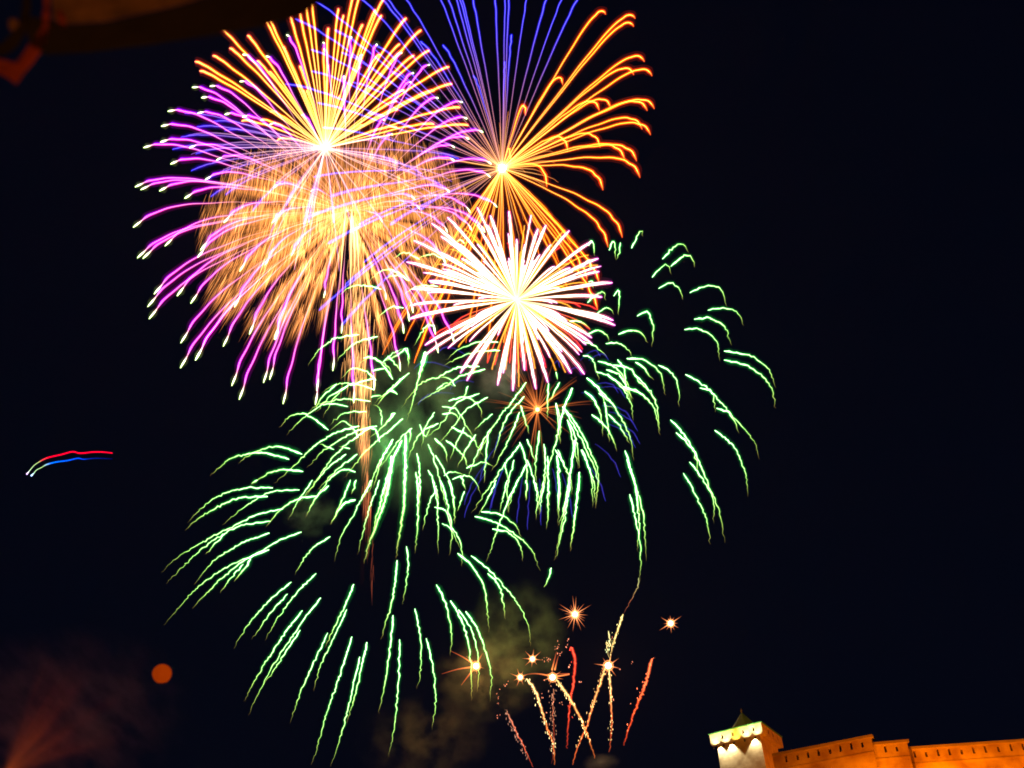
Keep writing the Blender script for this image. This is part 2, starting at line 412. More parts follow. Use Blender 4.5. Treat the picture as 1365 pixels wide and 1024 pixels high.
D0 = 400.0
GC = (433.5, 197.5)
gold = empty('firework_burst', at(*GC, D0), 'gold chrysanthemum firework with straight bright yellow rays fanning upwards at the upper left', 'firework')
gt = tips(A_, '540,155; 585,258; 495,298; 400,330; 425,380; 680,190; 770,97; 787,83; 910,90; 960,68; 985,-40; 1168,45; 1195,80; 1113,150; 1090,260; 1250,-30; 1290,-50; 1298,130; 960,355; 795,385; 1020,-60')
gt += tips(B_, '445,-5; 437,80; 405,50; 570,95; 650,160; 693,270; 535,235; 612,297; 425,290; 800,358; 815,450; 720,485; 858,577; 903,673; 718,668; 520,685; 545,275; 380,470; 470,440; 330,310')
for a in rng.uniform(math.radians(188), math.radians(352), 18):
    r = rng.uniform(50, 150); gt.append((GC[0]+r*math.cos(a), GC[1]+r*math.sin(a)))
for t in gt:
    star_trail(gold, M_GOLD, GC, t, D0, 225, 10, [(0, (.9, .6, .2)), (.2, (1.5, .9, .18)), (0.5, (2.1, 1.1, .10)), (0.93, (2.6, 1.35, .22)), (1, (1.6, .5, .15))],
               [(0, (.05, .02, .0)), (0.5, (.46, .045, .0)), (0.95, (.55, .035, .015)), (1, (.3, .02, .05))], 1.6, 2.7,
               [(0, .55), (.4, .9), (.93, 1.15), (1, .5)], 1.4, freq=.6, hprofile=[(0, .5), (.5, 1), (.97, 1.1), (1, .4)], outer=.05)
# pale lilac rays below
for a in np.r_[rng.uniform(math.radians(-12), math.radians(192), 30)]:
    r = rng.uniform(70, 190); t = (GC[0]+r*math.cos(a), GC[1]+r*math.sin(a))
    o = star_trail(gold, M_VIO, GC, t, D0, 200, 12, [(0, (.8, .5, .3)), (.5, (.4, .22, .36)), (1, (.16, .09, .4))], [(0, (.05, .02, .04)), (1, (.05, .01, .12))], .7, 1.6, [(0, 1), (.6, .9), (1, .4)], 1.0, name='lilac_trail')
vt = tips(A_, '345,607; 410,680; 500,650; 325,735; 405,825; 380,915; 280,800; 560,700') + tips(D_, '485,130; 565,120; 460,40; 890,175; 710,205; 985,280; 1010,270; 1145,270') + tips(B_, '650,930; 780,1010; 850,850; 520,880')
for t in vt:
    star_trail(gold, M_VIO, GC, t, D0, 230, 11, [(0, (.5, .3, .25)), (.5, (.3, .17, .6)), (1, (.15, .15, .9))], [(0, (.04, .01, .04)), (.5, (.03, .005, .16)), (1, (.01, .0, .4))], .7, 2.1, [(0, .7), (.8, 1), (1, .5)], 1.0, name='violet_trail')
Glow().ball(at(*GC, D0), 4.5*D0/FPX, (3, 2.6, 1.8)).ball(at(*GC, D0), 11*D0/FPX, (.25, .16, .05)).build('flash_core', M_GOLD, gold)
flash('flash_light', *GC, D0, (1, .62, .25), 2.2e4, gold)

# ------------------------------------------------------------------ magenta burst
MC = (463, 281); D1 = 408.0
mag = empty('firework_burst', at(*MC, D1), 'magenta peony firework whose drooping purple trails end in pale green tips', 'firework')
mt = tips(A_, '255,595; 220,675; 125,790; 215,760; 270,877; 385,467; 435,522; 480,460; 640,435; 655,290; 780,300; 890,185; 1085,225; 415,605; 560,612; 655,625; 80,1000; 110,1015; 370,790; 515,857; 455,962; 820,1003; 970,615; 800,665; 1235,195; 1195,410')
mt += tips(D_, '210,98; 345,138; 70,293; 92,457; 122,460; 240,393; 430,415; 415,453; 555,268; 812,270; 640,528; 775,495; 915,445; 182,650; 148,718; 155,783; 305,660; 378,700; 325,912; 405,1003; 552,930; 612,720; 692,865; 830,895; 1020,100; 1090,670; 1185,860')
mt += tips((200, 420), '162,283; 242,242; 437,378; 477,452; 607,362; 640,345; 712,475; 665,130; 885,480; 978,298; 892,405; 1090,470; 1200,400; 1340,300')
mt += tips(B_, '410,235; 545,280; 695,345; 608,390; 595,440; 740,525; 870,547; 895,635; 980,708; 905,745; 828,790; 825,860; 1025,878; 1020,948; 495,720; 450,640; 235,410; 330,290')
mt += tips(E_, '1055,185; 912,215; 800,105; 790,320; 920,310; 640,195; 615,145; 440,265; 990,320; 585,795; 555,860; 740,965; 725,865; 825,910; 605,750; 460,680; 780,490')
for i, t in enumerate(mt):
    d = math.hypot(t[0]-MC[0], t[1]-MC[1]); up = t[1] < MC[1]
    fall = (34 if up else 46)*min(1, d/190)+6
    vm = min(1, max(0, (MC[1]+20-t[1])/160)); hb = .62+.5*vm        # bluer above, redder below
    star_trail(mag, M_MAG, MC, t, D1, 285, fall,
        [(0, (.3, .14, .07)), (.25, (.55, .25, .16)), (.5, (1.1, .4, .5)), (.84, (1.7, .35, 1.1*hb)), (.90, (1.3, .6, .7)), (.94, (2.4, 2.6, 1.5)), (1, (2.0, 2.6, 1.0))],
        [(0, (.01, .005, .0)), (.3, (.05, .01, .015)), (.5, (.24, .0, .22*hb)), (.75, (.42, .0, .42*hb)), (.84, (.36, .0, .66*hb)), (.90, (.25, .03, .06)), (.94, (.3, .35, .1)), (1, (.15, .4, .04))],
        .9, 2.15, [(0, .3), (.25, .45), (.5, .8), (.84, 1.15), (.90, .7), (.95, 1.9), (.99, 1.5), (1, .5)], 2.0, drag=1.9,
        hprofile=[(0, .4), (.3, .5), (.55, 1), (.84, 1.2), (.90, .6), (.95, 1.15), (1, .4)], freq=.8, outer=.05, split=True)
flash('flash_light', *MC, D1, (1, .45, .4), 1e4, mag)

# ------------------------------------------------------------------ orange palm burst with violet rays
OC = (669.3, 224.5); D2 = 395.0
org = empty('firework_burst', at(*OC, D2), 'orange palm firework at the upper middle with curling side arms and its small white centre', 'firework')
ot = tips(C_, '835,75; 993,97; 985,140; 1042,328; 1083,404; 985,398; 605,452; 800,590; 862,578; 1095,580; 1057,590; 1030,690; 1075,720; 805,787; 632,808; 1000,860; 937,856; 1018,948; 820,1015; 405,615; 325,885; 520,1000')
hooks = len(ot)
ot += [(830, 316), (811, 329), (799, 376), (797, 412), (783, 372)]
for t in ot:
    d = math.hypot(t[0]-OC[0], t[1]-OC[1])
    star_trail(org, M_ORG, OC, t, D2, 225, 40 if t[1] < 330 else 20, [(0, (1.1, .6, .12)), (.4, (2.2, .8, .05)), (.85, (2.8, 1.1, .12)), (.95, (1.3, .35, .05)), (1, (.7, .08, .01))],
               [(0, (.15, .02, .0)), (.5, (.46, .03, .0)), (.9, (.50, .022, .0)), (1, (.22, .01, .0))], 1.2, 2.7, [(0, .6), (.5, 1), (.88, 1.1), (1, .3)], 2.0, drag=3.0, freq=.9, outer=.05)
for t in list(tips(E_, '440,975; 470,900; 610,1020; 560,900; 640,930')) + [(552, 484), (561, 440), (590, 420), (621, 457), (635, 420), (650, 482), (664, 395), (672, 380), (688, 345), (612, 380), (600, 330), (622, 350), (720, 345), (730, 330), (745, 350), (757, 385), (765, 352), (741, 300), (760, 325), (775, 340), (700, 330), (640, 330)]:
    star_trail(org, M_ORG, OC, t, D2, 260, 14, [(0, (1.4, .65, .1)), (.5, (1.6, .52, .02)), (1, (1.1, .26, .01))], [(0, (.16, .02, 0)), (.5, (.34, .035, 0)), (1, (.2, .015, 0))], .8, 2.0, [(0, .7), (.7, 1), (1, .3)], .9)
for i in range(34):
    a = rng.uniform(0, 2*math.pi); r = rng.uniform(30, 110); t = (OC[0]+r*math.cos(a), OC[1]+r*math.sin(a)*(.8 if math.sin(a) < 0 else 1))
    star_trail(org, M_ORG, OC, t, D2, 225, 8, [(0, (.9, .5, .18)), (1, (.5, .12, .03))], [(0, (.1, .03, 0)), (1, (.08, .01, 0))], .55, 1.8, [(0, 1), (1, .4)], .6)
Glow().ball(at(*OC, D2), 5.5*D2/FPX, (3, 2.8, 2.0)).ball(at(*OC, D2), 9*D2/FPX, (.5, .3, .1)).build('flash_core', M_ORG, org)
flash('flash_light', *OC, D2, (1, .38, .08), 2.0e4, org)

vio = empty('firework_burst', at(OC[0], OC[1], D2+14), 'thin blue violet firework rays shooting straight up out of the orange burst', 'firework')
vt2 = [(574, -30), (586, -30), (604, -30), (607, -32), (626, -20), (659, -25), (674, -30), (680, -30), (706, -22), (735, -20), (757, -18), (779, -16),
       (595, -40), (631, 101), (673, 82), (682, 46), (590, 60), (498, -12), (504, -14), (532, -12), (476, -6), (414, -2), (393, 25), (414, 66), (415, 95), (380, 112), (423, 137),
       (560, 55), (455, 70), (470, 110), (500, 60), (446, 40), (520, 95), (540, 130), (430, 170), (490, 150)]
vt2 += [(425, 414), (455, 434), (437, 325), (409, 290), (485, 350), (460, 380), (520, 300), (560, 280), (478, 300), (440, 262), (418, 236)]
for t in vt2:
    d = math.hypot(t[0]-OC[0], t[1]-OC[1])
    star_trail(vio, M_VIO, OC, t, D2+14, 360, 16 if t[1] < 120 else 8, [(0, (.7, .3, .12)), (.15, (.5, .2, .15)), (.3, (.26, .15, .6)), (.5, (.2, .17, 1.3)), (.95, (.24, .22, 1.6)), (1, (.1, .08, .7))],
               [(0, (.05, .01, .0)), (.2, (.03, .005, .08)), (.4, (.01, .005, .28)), (1, (.0, .0, .4))], .75, 1.9, [(0, .5), (.5, .9), (.95, 1.1), (1, .4)], 1.1)

# ------------------------------------------------------------------ brown gold willow with its falling sparks
WC = (466, 287); D3 = 415.0; K3 = D3/FPX
wil = empty('firework_burst', at(*WC, D3), 'brown gold willow firework of dense feathery falling sparks behind the magenta trails', 'firework')
def feather(ang, L, width, bright, nh, top=False):
    g = Glow(); c = math.cos(ang); s = math.sin(ang)
    dzs = random.uniform(-.6, .6)
    for j in range(5):                  # soft glow along the feather, put in as wide dim emissive tubes
        o_ = rng.normal()*width*.2; uu = np.linspace(.05, 1, 9)
        xs = WC[0]+c*L*uu-s*o_*uu; ys = WC[1]+s*L*uu*.93+c*o_*uu+10*uu*uu+12*uu
        g.tube(to3(np.c_[xs, ys], D3+uu*L/190*170*dzs*K3), np.interp(uu, [0, .6, 1], [2.5, 7, 3])*width/28*K3, np.outer(np.interp(uu, [0, .5, .85, 1], [1, .9, .45, 0]), (.085, .028, .005))*bright, 7)
    for i in range(int(nh*3.2)):
        u = random.random()**0.65; r = L*u*random.uniform(.97, 1.0)
        off = rng.normal()*width*(0.2+0.62*u)*.5
        x = WC[0]+c*r-s*off; y = WC[1]+s*r*0.93+c*off + 10*u*u
        h = random.uniform(9, 30)*(0.5+0.7*u)
        lean = (x-WC[0])*(0.05+.11*max(0, s))*h/30 + rng.normal()*.8
        b = .66*bright*(1+.25*math.exp(-((x-440)**2+(y-250)**2)/9000.0))*random.choice((.15, .35, .7, 1.2, 2.3))*(1.2-0.75*u**2)*(1+.45*math.sin(u*23+ang*7))*(.45+.55*math.exp(-(off/(width*(0.22+0.9*u)*.5))**2))
        P2 = np.array([(x+lean*t*1.0+rng.normal()*.5, y+h*t) for t in (0, .35, .7, 1)])
        dz = (r/190*170*dzs+off)*K3
        g.tube(to3(P2, D3+dz), np.array([.22, .46, .36, .15])*K3, np.array([(.52, .18, .045), (.60, .21, .055), (.40, .12, .03), (.1, .025, .005)])*b, 3)
    return g.build('spark_feather', M_WIL, wil)
for i, (deg, L, w, br) in enumerate([(180, 200, 34, 1.0), (170, 195, 34, .9), (190, 190, 34, .85), (160, 190, 34, .9), (152, 205, 26, .9), (143, 205, 20, 1.0), (133, 190, 22, 1.0), (124, 190, 18, .9), (116, 170, 15, .9), (200, 185, 34, .8), (210, 180, 34, .75), (221, 165, 34, .6), (233, 150, 34, .5), (246, 140, 30, .45), (262, 130, 30, .45), (277, 135, 30, .5), (290, 145, 30, .6), (303, 160, 28, .7), (316, 165, 28, .8), (328, 165, 28, .8), (340, 165, 28, .8), (352, 160, 30, .8), (4, 155, 28, .85), (16, 150, 24, .85), (28, 150, 20, .9), (41, 150, 17, .9), (55, 145, 14, .8), (66, 150, 12, .85), (75, 175, 10, .8), (106, 140, 9, .6)]):
    feather(math.radians(deg)+rng.normal()*.02, L, w, br, int(150*L/190))
# the rising comet's tail
def comet():
    g = Glow()
    for part, (y0, y1, n, b0) in enumerate(((290, 400, 140, .6), (390, 520, 260, .68), (505, 600, 140, .5), (590, 680, 55, .3), (680, 780, 22, .14))):
        for i in range(n):
            y = random.uniform(y0, y1); f = (y-287)/400
            wdt = (17*math.exp(-((y-430)/110)**2)+7)*min(1, (y-262)/90) if y < 620 else 5
            x = 470 + 22*f + rng.normal()*wdt*.45 + (4 if y < 400 else 0)
            h = random.uniform(14, 34); ln = rng.normal()*1.2 - 1.5
            P2 = [(x, y), (x+ln*.4+rng.normal()*.5, y+h*.4), (x+ln+rng.normal()*.5, y+h)]
            red = min(1, max(0, (y-520)/170)); b = b0*random.uniform(.5, 1.3)
            c1 = np.array((.75, .33, .10))*(1-red)+np.array((.5, .10, .04))*red
            g.tube(to3(P2, D3-20+rng.normal()*3), np.array([.3, .62, .2])*K3, np.array([c1, c1*.9, c1*.25])*b, 3)
    Q = np.array([(470, 290), (474, 400), (483, 500), (488, 600), (486, 690), (482, 780)], float); Q = spline(Q, 12); n = len(Q); u = np.linspace(0, 1, n)
    g.tube(to3(Q, D3-20), np.interp(u, [0, .3, .6, 1], [3, 10, 6, 2])*K3, lerp_cols(u, [(0, (.04, .015, .003)), (.5, (.03, .01, .002)), (.8, (.004, .001, 0)), (1, (.001, 0, 0))]), 8)
    g.build('comet_tail', M_WIL, wil)
    g = Glow()
    for x0, x1, w, y0 in ((469, 467, 1.3, 279), (461, 452, .7, 281), (474, 480, .6, 296), (471, 474, .7, 288)):
        P = to3(spline([(x0, y0), ((x0+x1)/2, 330), (x1, 400)], 8), D3-20); n = len(P); u = np.linspace(0, 1, n)
        g.tube(P, np.interp(u, [0, .15, .3, 1], [.3, 1.3, 1.4, .3])*w*K3, lerp_cols(u, [(0, (1.2, .7, .25)), (.1, (1.8, 1.2, .45)), (.3, (1.5, .9, .3)), (1, (.4, .15, .05))]))
    g.build('comet_head', M_WIL, wil)
comet()
flash('flash_light', *WC, D3, (1, .5, .2), 1.2e4, wil)

# ------------------------------------------------------------------ white crackling burst
KC = (689, 399.5); D4 = 380.0
whi = empty('firework_burst', at(*KC, D4), 'blinding white firework of thick tapered spikes in the middle of the display', 'firework')
kt = tips(F_, '555,45; 597,195; 455,68; 385,25; 225,78; 140,110; 190,180; 45,203; 5,318; 125,420; 35,465; 25,552; 30,620; 105,765; 110,815; 20,625; 295,915; 330,955; 495,980; 525,915; 577,1010; 700,1000; 740,870; 765,965; 890,915; 960,920; 1000,725; 1125,658; 1115,632; 1055,507; 1110,430; 1040,370; 1035,300; 1000,210; 880,150; 755,120; 712,140; 915,400; 885,350; 970,740; 200,330; 130,600; 440,120; 640,900; 840,800; 380,850; 230,700; 300,300')
for a in rng.uniform(0, 2*math.pi, 74):
    r = rng.uniform(40, 122); kt.append((KC[0]+r*1.1*math.cos(a), KC[1]+r*math.sin(a)))
for i, t in enumerate(kt):
    big = i < 48; q = rng.uniform(.6, 1.3)
    star_trail(whi, M_WHI, KC, t, D4, 150, 5, [(0, (.6, .42, .15)), (.12, (1.3, 1.1, .7)), (.28, (2.4, 2.2, 1.8)), (.8, (2.4, 2.1, 1.8)), (1, (1.8, 1.0, 1.5))],
        [(0, (.03, .015, .0)), (.35, (.30, .10, .04)), (.8, (.36, .05, .15)), (1, (.35, .01, .3))], 2.15 if big else 1.25, 3.2 if big else 2.2,
        [(0, .2), (.15, .45), (.35, .95*q), (.62, 1.1*q), (.9, .55), (1, .16)], .5, hprofile=[(0, .5), (.4, 1), (.7, 1.1), (.95, .75), (1, .35)], outer=.03)
for g_, n_, cr_, hr_ in ((0, 60, (1.8, .95, .1), (.3, .08, .0)), ):
    for a in rng.uniform(0, 2*math.pi, n_):
        r = rng.uniform(40, 118); t = (KC[0]+r*math.cos(a), KC[1]+r*math.sin(a))
        star_trail(whi, M_ORG, KC, t, D4, 140, 10, [(0, cr_), (1, tuple(.6*x for x in cr_))], [(0, hr_), (1, hr_)], .55, 1.5, None, .8, name='yellow_trail')
red = empty('firework_burst', at(KC[0], KC[1], D4+12), 'red firework whose thin scarlet rays peek out between the white spikes', 'firework')
rt = tips(F_, '950,785; 1030,575; 990,680; 840,235; 630,250; 550,215; 430,190; 130,730; 175,720; 440,860; 605,910; 690,890; 735,860; 480,870; 650,900; 900,710; 780,400; 880,320; 700,230; 330,130; 600,870; 560,860; 260,650; 620,830; 940,560; 860,690; 520,830; 755,885')
for t in rt:
    star_trail(red, M_RED, KC, t, D4+12, 130, 10, [(0, (1, .4, .1)), (.6, (1.2, .12, .06)), (1, (1.3, .03, .04))], [(0, (.1, .02, 0)), (1, (.35, .0, .01))], .65, 1.8, [(0, .6), (.9, 1), (1, .4)], .9)
flash('flash_light', *KC, D4, (1, .75, .6), 1.6e4, whi)

# ------------------------------------------------------------------ small orange dandelion and its blue shell
SC = (716.5, 546); D5 = 405.0
dan = empty('firework_burst', at(*SC, D5), 'small dim orange dandelion firework among the green trails below the white burst', 'firework')
for i in range(64):
    a = rng.uniform(0, 2*math.pi); r = rng.uniform(28, 82); t = (SC[0]+r*math.cos(a), SC[1]+r*math.sin(a))
    star_trail(dan, M_ORG, SC, t, D5, 85, 3, [(0, (.45, .12, .03)), (.5, (.15, .035, .01)), (1, (.05, .01, .003))], [(0, (.04, .008, 0)), (1, (.006, .001, 0))], .6, 1.6, [(0, 1), (1, .6)], .3, drag=1.2)
Glow().ball(at(*SC, D5), 2.6*D5/FPX, (3, 1.8, .6)).ball(at(*SC, D5), 6*D5/FPX, (.35, .1, .02)).build('flash_core', M_ORG, dan)
flash('flash_light', *SC, D5, (1, .35, .1), 2.5e3, dan)
blu = empty('firework_burst', at(SC[0], SC[1], D5+10), 'faint blue firework shell with thin drooping arcs round the small orange dandelion', 'firework')
bt = [(827, 636), (807, 668), (847, 597), (853, 592), (843, 563), (619, 673), (653, 682), (619, 690), (655, 677), (689, 697), (703, 706), (721, 700), (800, 475), (811, 480), (746, 490), (557, 540), (552, 492), (824, 524), (833, 530), (850, 575), (600, 520), (585, 470), (640, 640), (763, 690), (745, 680), (775, 500), (795, 540), (660, 600)]
for t in bt:
    star_trail(blu, M_VIO, SC, t, D5+10, 165, 30, [(0, (.0, .0, .01)), (.5, (.02, .02, .16)), (.95, (.05, .04, .35)), (1, (.02, .02, .2))], [(0, (0, 0, .01)), (.6, (.004, .002, .06)), (1, (0, 0, .04))], .6, 1.5, [(0, .4), (.8, 1), (1, .5)], 1.6, u0=.35, drag=3)

# ------------------------------------------------------------------ green palms
G_, H_, I_, J_, K_, L_, MM_, N_ = (740, 290), (200, 420), (460, 430), (740, 500), (200, 640), (440, 640), (300, 769), (580, 769)
green_right = crop(*G_, '''410,165 440,100 465,70 472,105; 575,222 640,155 690,150 712,190; 620,262 690,205 730,215 748,270; 520,320 570,265 605,258 620,305; 555,380 610,352 660,375 688,445;
722,403 800,370 880,380 920,480; 818,497 900,485 970,505 1010,578; 745,545 830,540 910,590 943,685; 693,600 780,600 860,660 883,768; 440,527 490,508 523,570 517,690;
340,625 410,605 465,625 495,673; 315,420 338,395 343,450 338,525; 180,150 197,125 208,160 208,210; 290,175 310,130 320,170 322,228; 350,135 343,190 325,225; 165,240 185,230 188,300; 180,345 195,340 205,380;
175,455 240,400 262,400 270,445; 215,525 265,487 305,492 317,525; 80,555 140,560 190,600; 175,625 235,605 275,630 288,670; 148,665 210,685 275,745; 272,675 340,672 395,715 412,750;
385,755 480,765 560,830 592,950; 430,775 470,800 527,870; 553,790 620,830 660,910 665,1015; 698,840 800,900 870,970 968,1085 1060,1190 1093,1295; 905,715 1040,740 1140,810 1180,915;
905,763 1030,795 1130,870 1172,960 1175,1025; 775,912 840,940 858,1040; 335,760 370,820 380,900 415,985; 230,770 320,800 380,880 410,950; 310,790 400,810 460,890 520,950 545,1020;
220,825 310,860 380,930 410,1010; 275,815 340,840 390,900; 365,908 450,940 520,1005; 150,740 200,760 235,870; 170,860 240,930 270,1000 320,1020; 160,930 215,990 250,1060; 235,940 300,990 330,1024''')
green_right += crop(*J_, '''170,15 240,80 330,190 400,330 418,460; 280,0 360,70 405,160 420,245; 160,90 215,140 250,250 255,330; 197,212 280,290 333,410; 265,145 280,250 290,360; 285,210 350,280 400,370;
345,0 380,60 415,130; 365,62 460,100 530,180 562,325; 430,0 510,90 550,200 560,320; 865,178 940,215 985,310; 618,240 690,320 760,440 820,590 880,740 908,900; 648,308 740,410 768,550;
720,465 790,560 845,670 848,795; 687,525 750,640 810,770 828,910; 855,295 960,390 1020,530 1032,650; 375,405 420,560 470,740 488,990; 400,638 440,820 458,960 452,1105; 430,600 450,800 443,950; 385,450 430,600 455,780''')
green_mid = crop(*J_, '''40,170 110,260 180,390 230,530 215,715; 65,240 110,340 130,500; 140,400 190,530 205,710; 95,70 50,170 0,350; 130,520 110,720 80,940; 105,350 75,580 40,780 0,970; 15,400 70,540; 10,430 20,600 15,800; 5,150 25,250 25,370''')
green_mid += crop(*I_, '''970,320 890,430 790,560 700,740; 960,395 860,520 790,730; 935,480 870,640 780,800; 940,650 860,750 760,900 680,1020; 940,445 985,600; 1090,325 1080,520; 1150,320 1090,430; 1130,265 1135,310;
1130,435 1150,650; 1215,350 1160,500 1130,640 1080,800 1020,1020; 1165,450 1230,560 1300,700 1355,850 1340,990; 1195,530 1250,780; 1270,680 1330,850 1340,980; 1235,620 1190,880 1170,1020;
1125,680 1200,820 1215,920; 1040,580 1020,760 1025,860; 975,625 1020,760; 975,735 1030,900 1040,1020; 935,640 970,760 970,950; 1065,650 1070,800 1030,1000; 1085,715 1090,1020;
1135,715 1150,900 1140,1020; 1255,800 1235,1020; 970,760 900,900 870,1020; 905,735 870,880 875,1020; 855,750 875,860; 765,600 750,760 745,860; 790,490 690,580; 780,570 700,700''')
green_mid += crop(*L_, '''890,0 830,130 790,190; 1005,0 930,170 870,340 835,445; 950,0 905,180; 1050,0 1050,110; 1090,0 1110,100 1100,215; 1145,10 1120,190; 1170,0 1160,265; 1225,0 1220,190;
1285,10 1260,180 1215,380 1200,430; 1185,470 1165,530 1145,580; 1280,30 1240,200 1220,240; 1335,0 1310,200 1285,380; 810,170 910,185 990,240 1025,310; 775,195 900,235 1060,350 1128,490; 870,262 960,285 1020,360 1035,435''')
green_inner = crop(*I_, '''650,780 740,750 800,775; 430,155 410,220 370,400 330,530; 320,140 340,180 340,240; 205,210 265,160 325,140; 230,180 300,265; 150,260 210,250 255,305; 100,190 150,190 230,240 250,300;
345,270 270,330 160,450; 240,365 280,385; 140,400 210,395; 270,485 200,560 130,620; 310,515 210,600 100,700 0,830; 360,565 280,640 180,790; 350,570 345,650; 258,625 200,730 150,890; 300,635 250,760 200,1020;
385,700 400,820 395,1020; 380,800 395,960; 445,790 490,900 495,1020; 445,650 490,780 550,1020; 485,710 560,860 590,1020; 540,630 620,700 670,790; 570,560 680,620 740,720; 480,620 540,690 550,750;
520,450 600,470 650,560 700,620; 555,420 640,400 710,440 735,515; 520,490 580,490 620,530; 720,380 600,430 500,560 400,640; 765,400 660,460 590,540 480,680; 750,250 620,290 540,340 370,440; 500,540 400,600 330,740;
400,545 430,610 470,530; 530,820 580,800 640,820; 575,840 640,820 690,840 725,920; 620,820 645,900; 830,150 720,155 600,190 520,235; 820,105 700,110 600,150 540,200; 720,235 600,245 500,290 400,330 300,460;
490,360 540,325 590,345; 660,340 630,420; 590,340 560,300 500,290; 640,560 600,640 560,740; 700,600 650,680 600,780; 740,640 690,740 660,830; 480,480 430,560 410,680''')
green_inner += crop(*H_, '''955,615 850,540 760,535 690,600; 1060,490 940,478 820,550 730,645; 1180,462 1040,450 900,480 850,520; 1160,518 1050,525 990,560 960,590; 1120,105 1000,125 900,190 845,275; 1220,115 1100,150 1020,220 1000,250;
1210,350 1150,300 1080,290 1020,340; 1300,345 1240,260 1170,230 1110,265; 1200,400 1100,370 1000,370 920,410; 1200,340 1060,380 980,450 925,550; 1120,595 1000,630 880,700 780,800 665,900; 1215,595 1100,625 950,710 840,820;
985,720 900,690; 1070,715 1010,705; 1115,655 1080,600 1030,570 960,620; 1230,680 1200,610 1150,620 1000,740 880,900 790,1020; 1050,745 940,830 830,970; 1110,745 1000,830 900,930; 1100,840 1040,830 960,880 860,1020;
1325,425 1280,400 1220,480; 1310,525 1250,590; 1240,590 1230,500 1190,480; 1360,330 1290,400 1200,470; 1300,665 1210,830 1170,960; 1190,885 1130,1000; 1060,380 960,440 890,520; 1000,370 920,440 880,520''')
green_inner += crop(*E_, '''435,625 350,605 270,615 200,665; 585,580 500,525 430,530 360,590; 575,575 530,550 440,570; 555,725 480,725 400,795; 640,465 560,430 490,470; 740,610 640,610 545,655; 770,465 700,440 610,470;
720,820 670,830 610,930; 570,940 500,990 440,1010; 575,940 585,1010; 665,965 650,1010; 880,380 850,360 830,390''')
green_outer = crop(*L_, '''560,145 620,170 650,260 700,370; 600,232 670,280 705,380 705,465; 550,0 575,140 580,400; 590,0 630,130 650,280 640,405; 640,0 665,130 665,235; 720,60 680,170; 570,30 520,160 495,270;
468,0 470,200 455,395; 485,0 480,110; 265,0 200,190 145,400; 220,0 140,160 60,300 20,440; 110,0 60,120 20,210; 135,108 70,130 0,240; 140,0 115,80;
683,392 770,475 830,600 850,815; 755,405 870,500 990,640 1060,780 1075,895; 845,500 910,580 940,745; 570,560 620,670 650,830 643,940; 645,645 710,770 750,940 758,1180; 410,355 418,470 388,665; 360,430 340,600 275,855''')
green_outer += crop(*MM_, '''1250,175 1325,300 1358,480 1350,620; 900,205 880,400 850,600 820,730; 935,335 930,550 910,780 875,965; 1017,170 1045,330 1045,510 1025,600; 1078,330 1115,500 1127,690 1105,820; 690,40 640,160 570,300 535,380;
652,175 590,310 510,480 472,610; 550,300 480,450 400,630 350,780; 680,320 620,510 540,740 490,930 460,1005; 760,350 725,510 690,660 650,785; 722,428 680,610 630,820 567,1015; 513,112 400,260 260,470 170,640 125,740;
415,180 300,330 180,520 100,668; 403,285 300,440 200,590; 355,28 230,135 120,260 45,385; 335,92 240,200 145,330''')
green_outer += crop(*N_, '165,185 240,310 300,520 292,665')
green_outer += crop(*K_, '''890,500 790,600 690,730 615,860; 965,303 880,360 820,430 773,510; 812,278 690,325 560,400 370,490 230,600 130,710 72,775; 638,373 520,420 400,510 290,620 225,690; 540,420 500,480 450,540; 500,450 430,530 375,605;
640,283 490,340 370,410 290,490 235,565; 645,220 470,250 330,330 190,450 83,555; 710,155 560,190 400,270 250,350 150,410 60,497; 400,290 350,340 295,400; 892,87 800,100 700,160 620,255; 800,53 660,62 540,120 450,190 388,243;
658,42 500,45 370,85 245,180 205,230; 630,88 470,100 340,155 240,220 187,272; 958,30 900,80 830,200; 870,0 800,100 740,210; 1100,105 1040,125 990,190 962,243; 575,0 540,25''')
green_outer += crop(*H_, '815,745 680,705 560,735 470,795; 745,772 600,738 450,760 380,810 320,862; 820,838 700,828 610,860 545,910')
thick = crop(*L_, '405,-240 400,0 395,150 365,330 350,420; 330,-130 320,0 270,180 210,340 180,450; 310,-30 262,150 225,300') + crop(*I_, '435,160 415,230 385,330') + crop(*H_, '1350,670 1290,800 1240,1020')

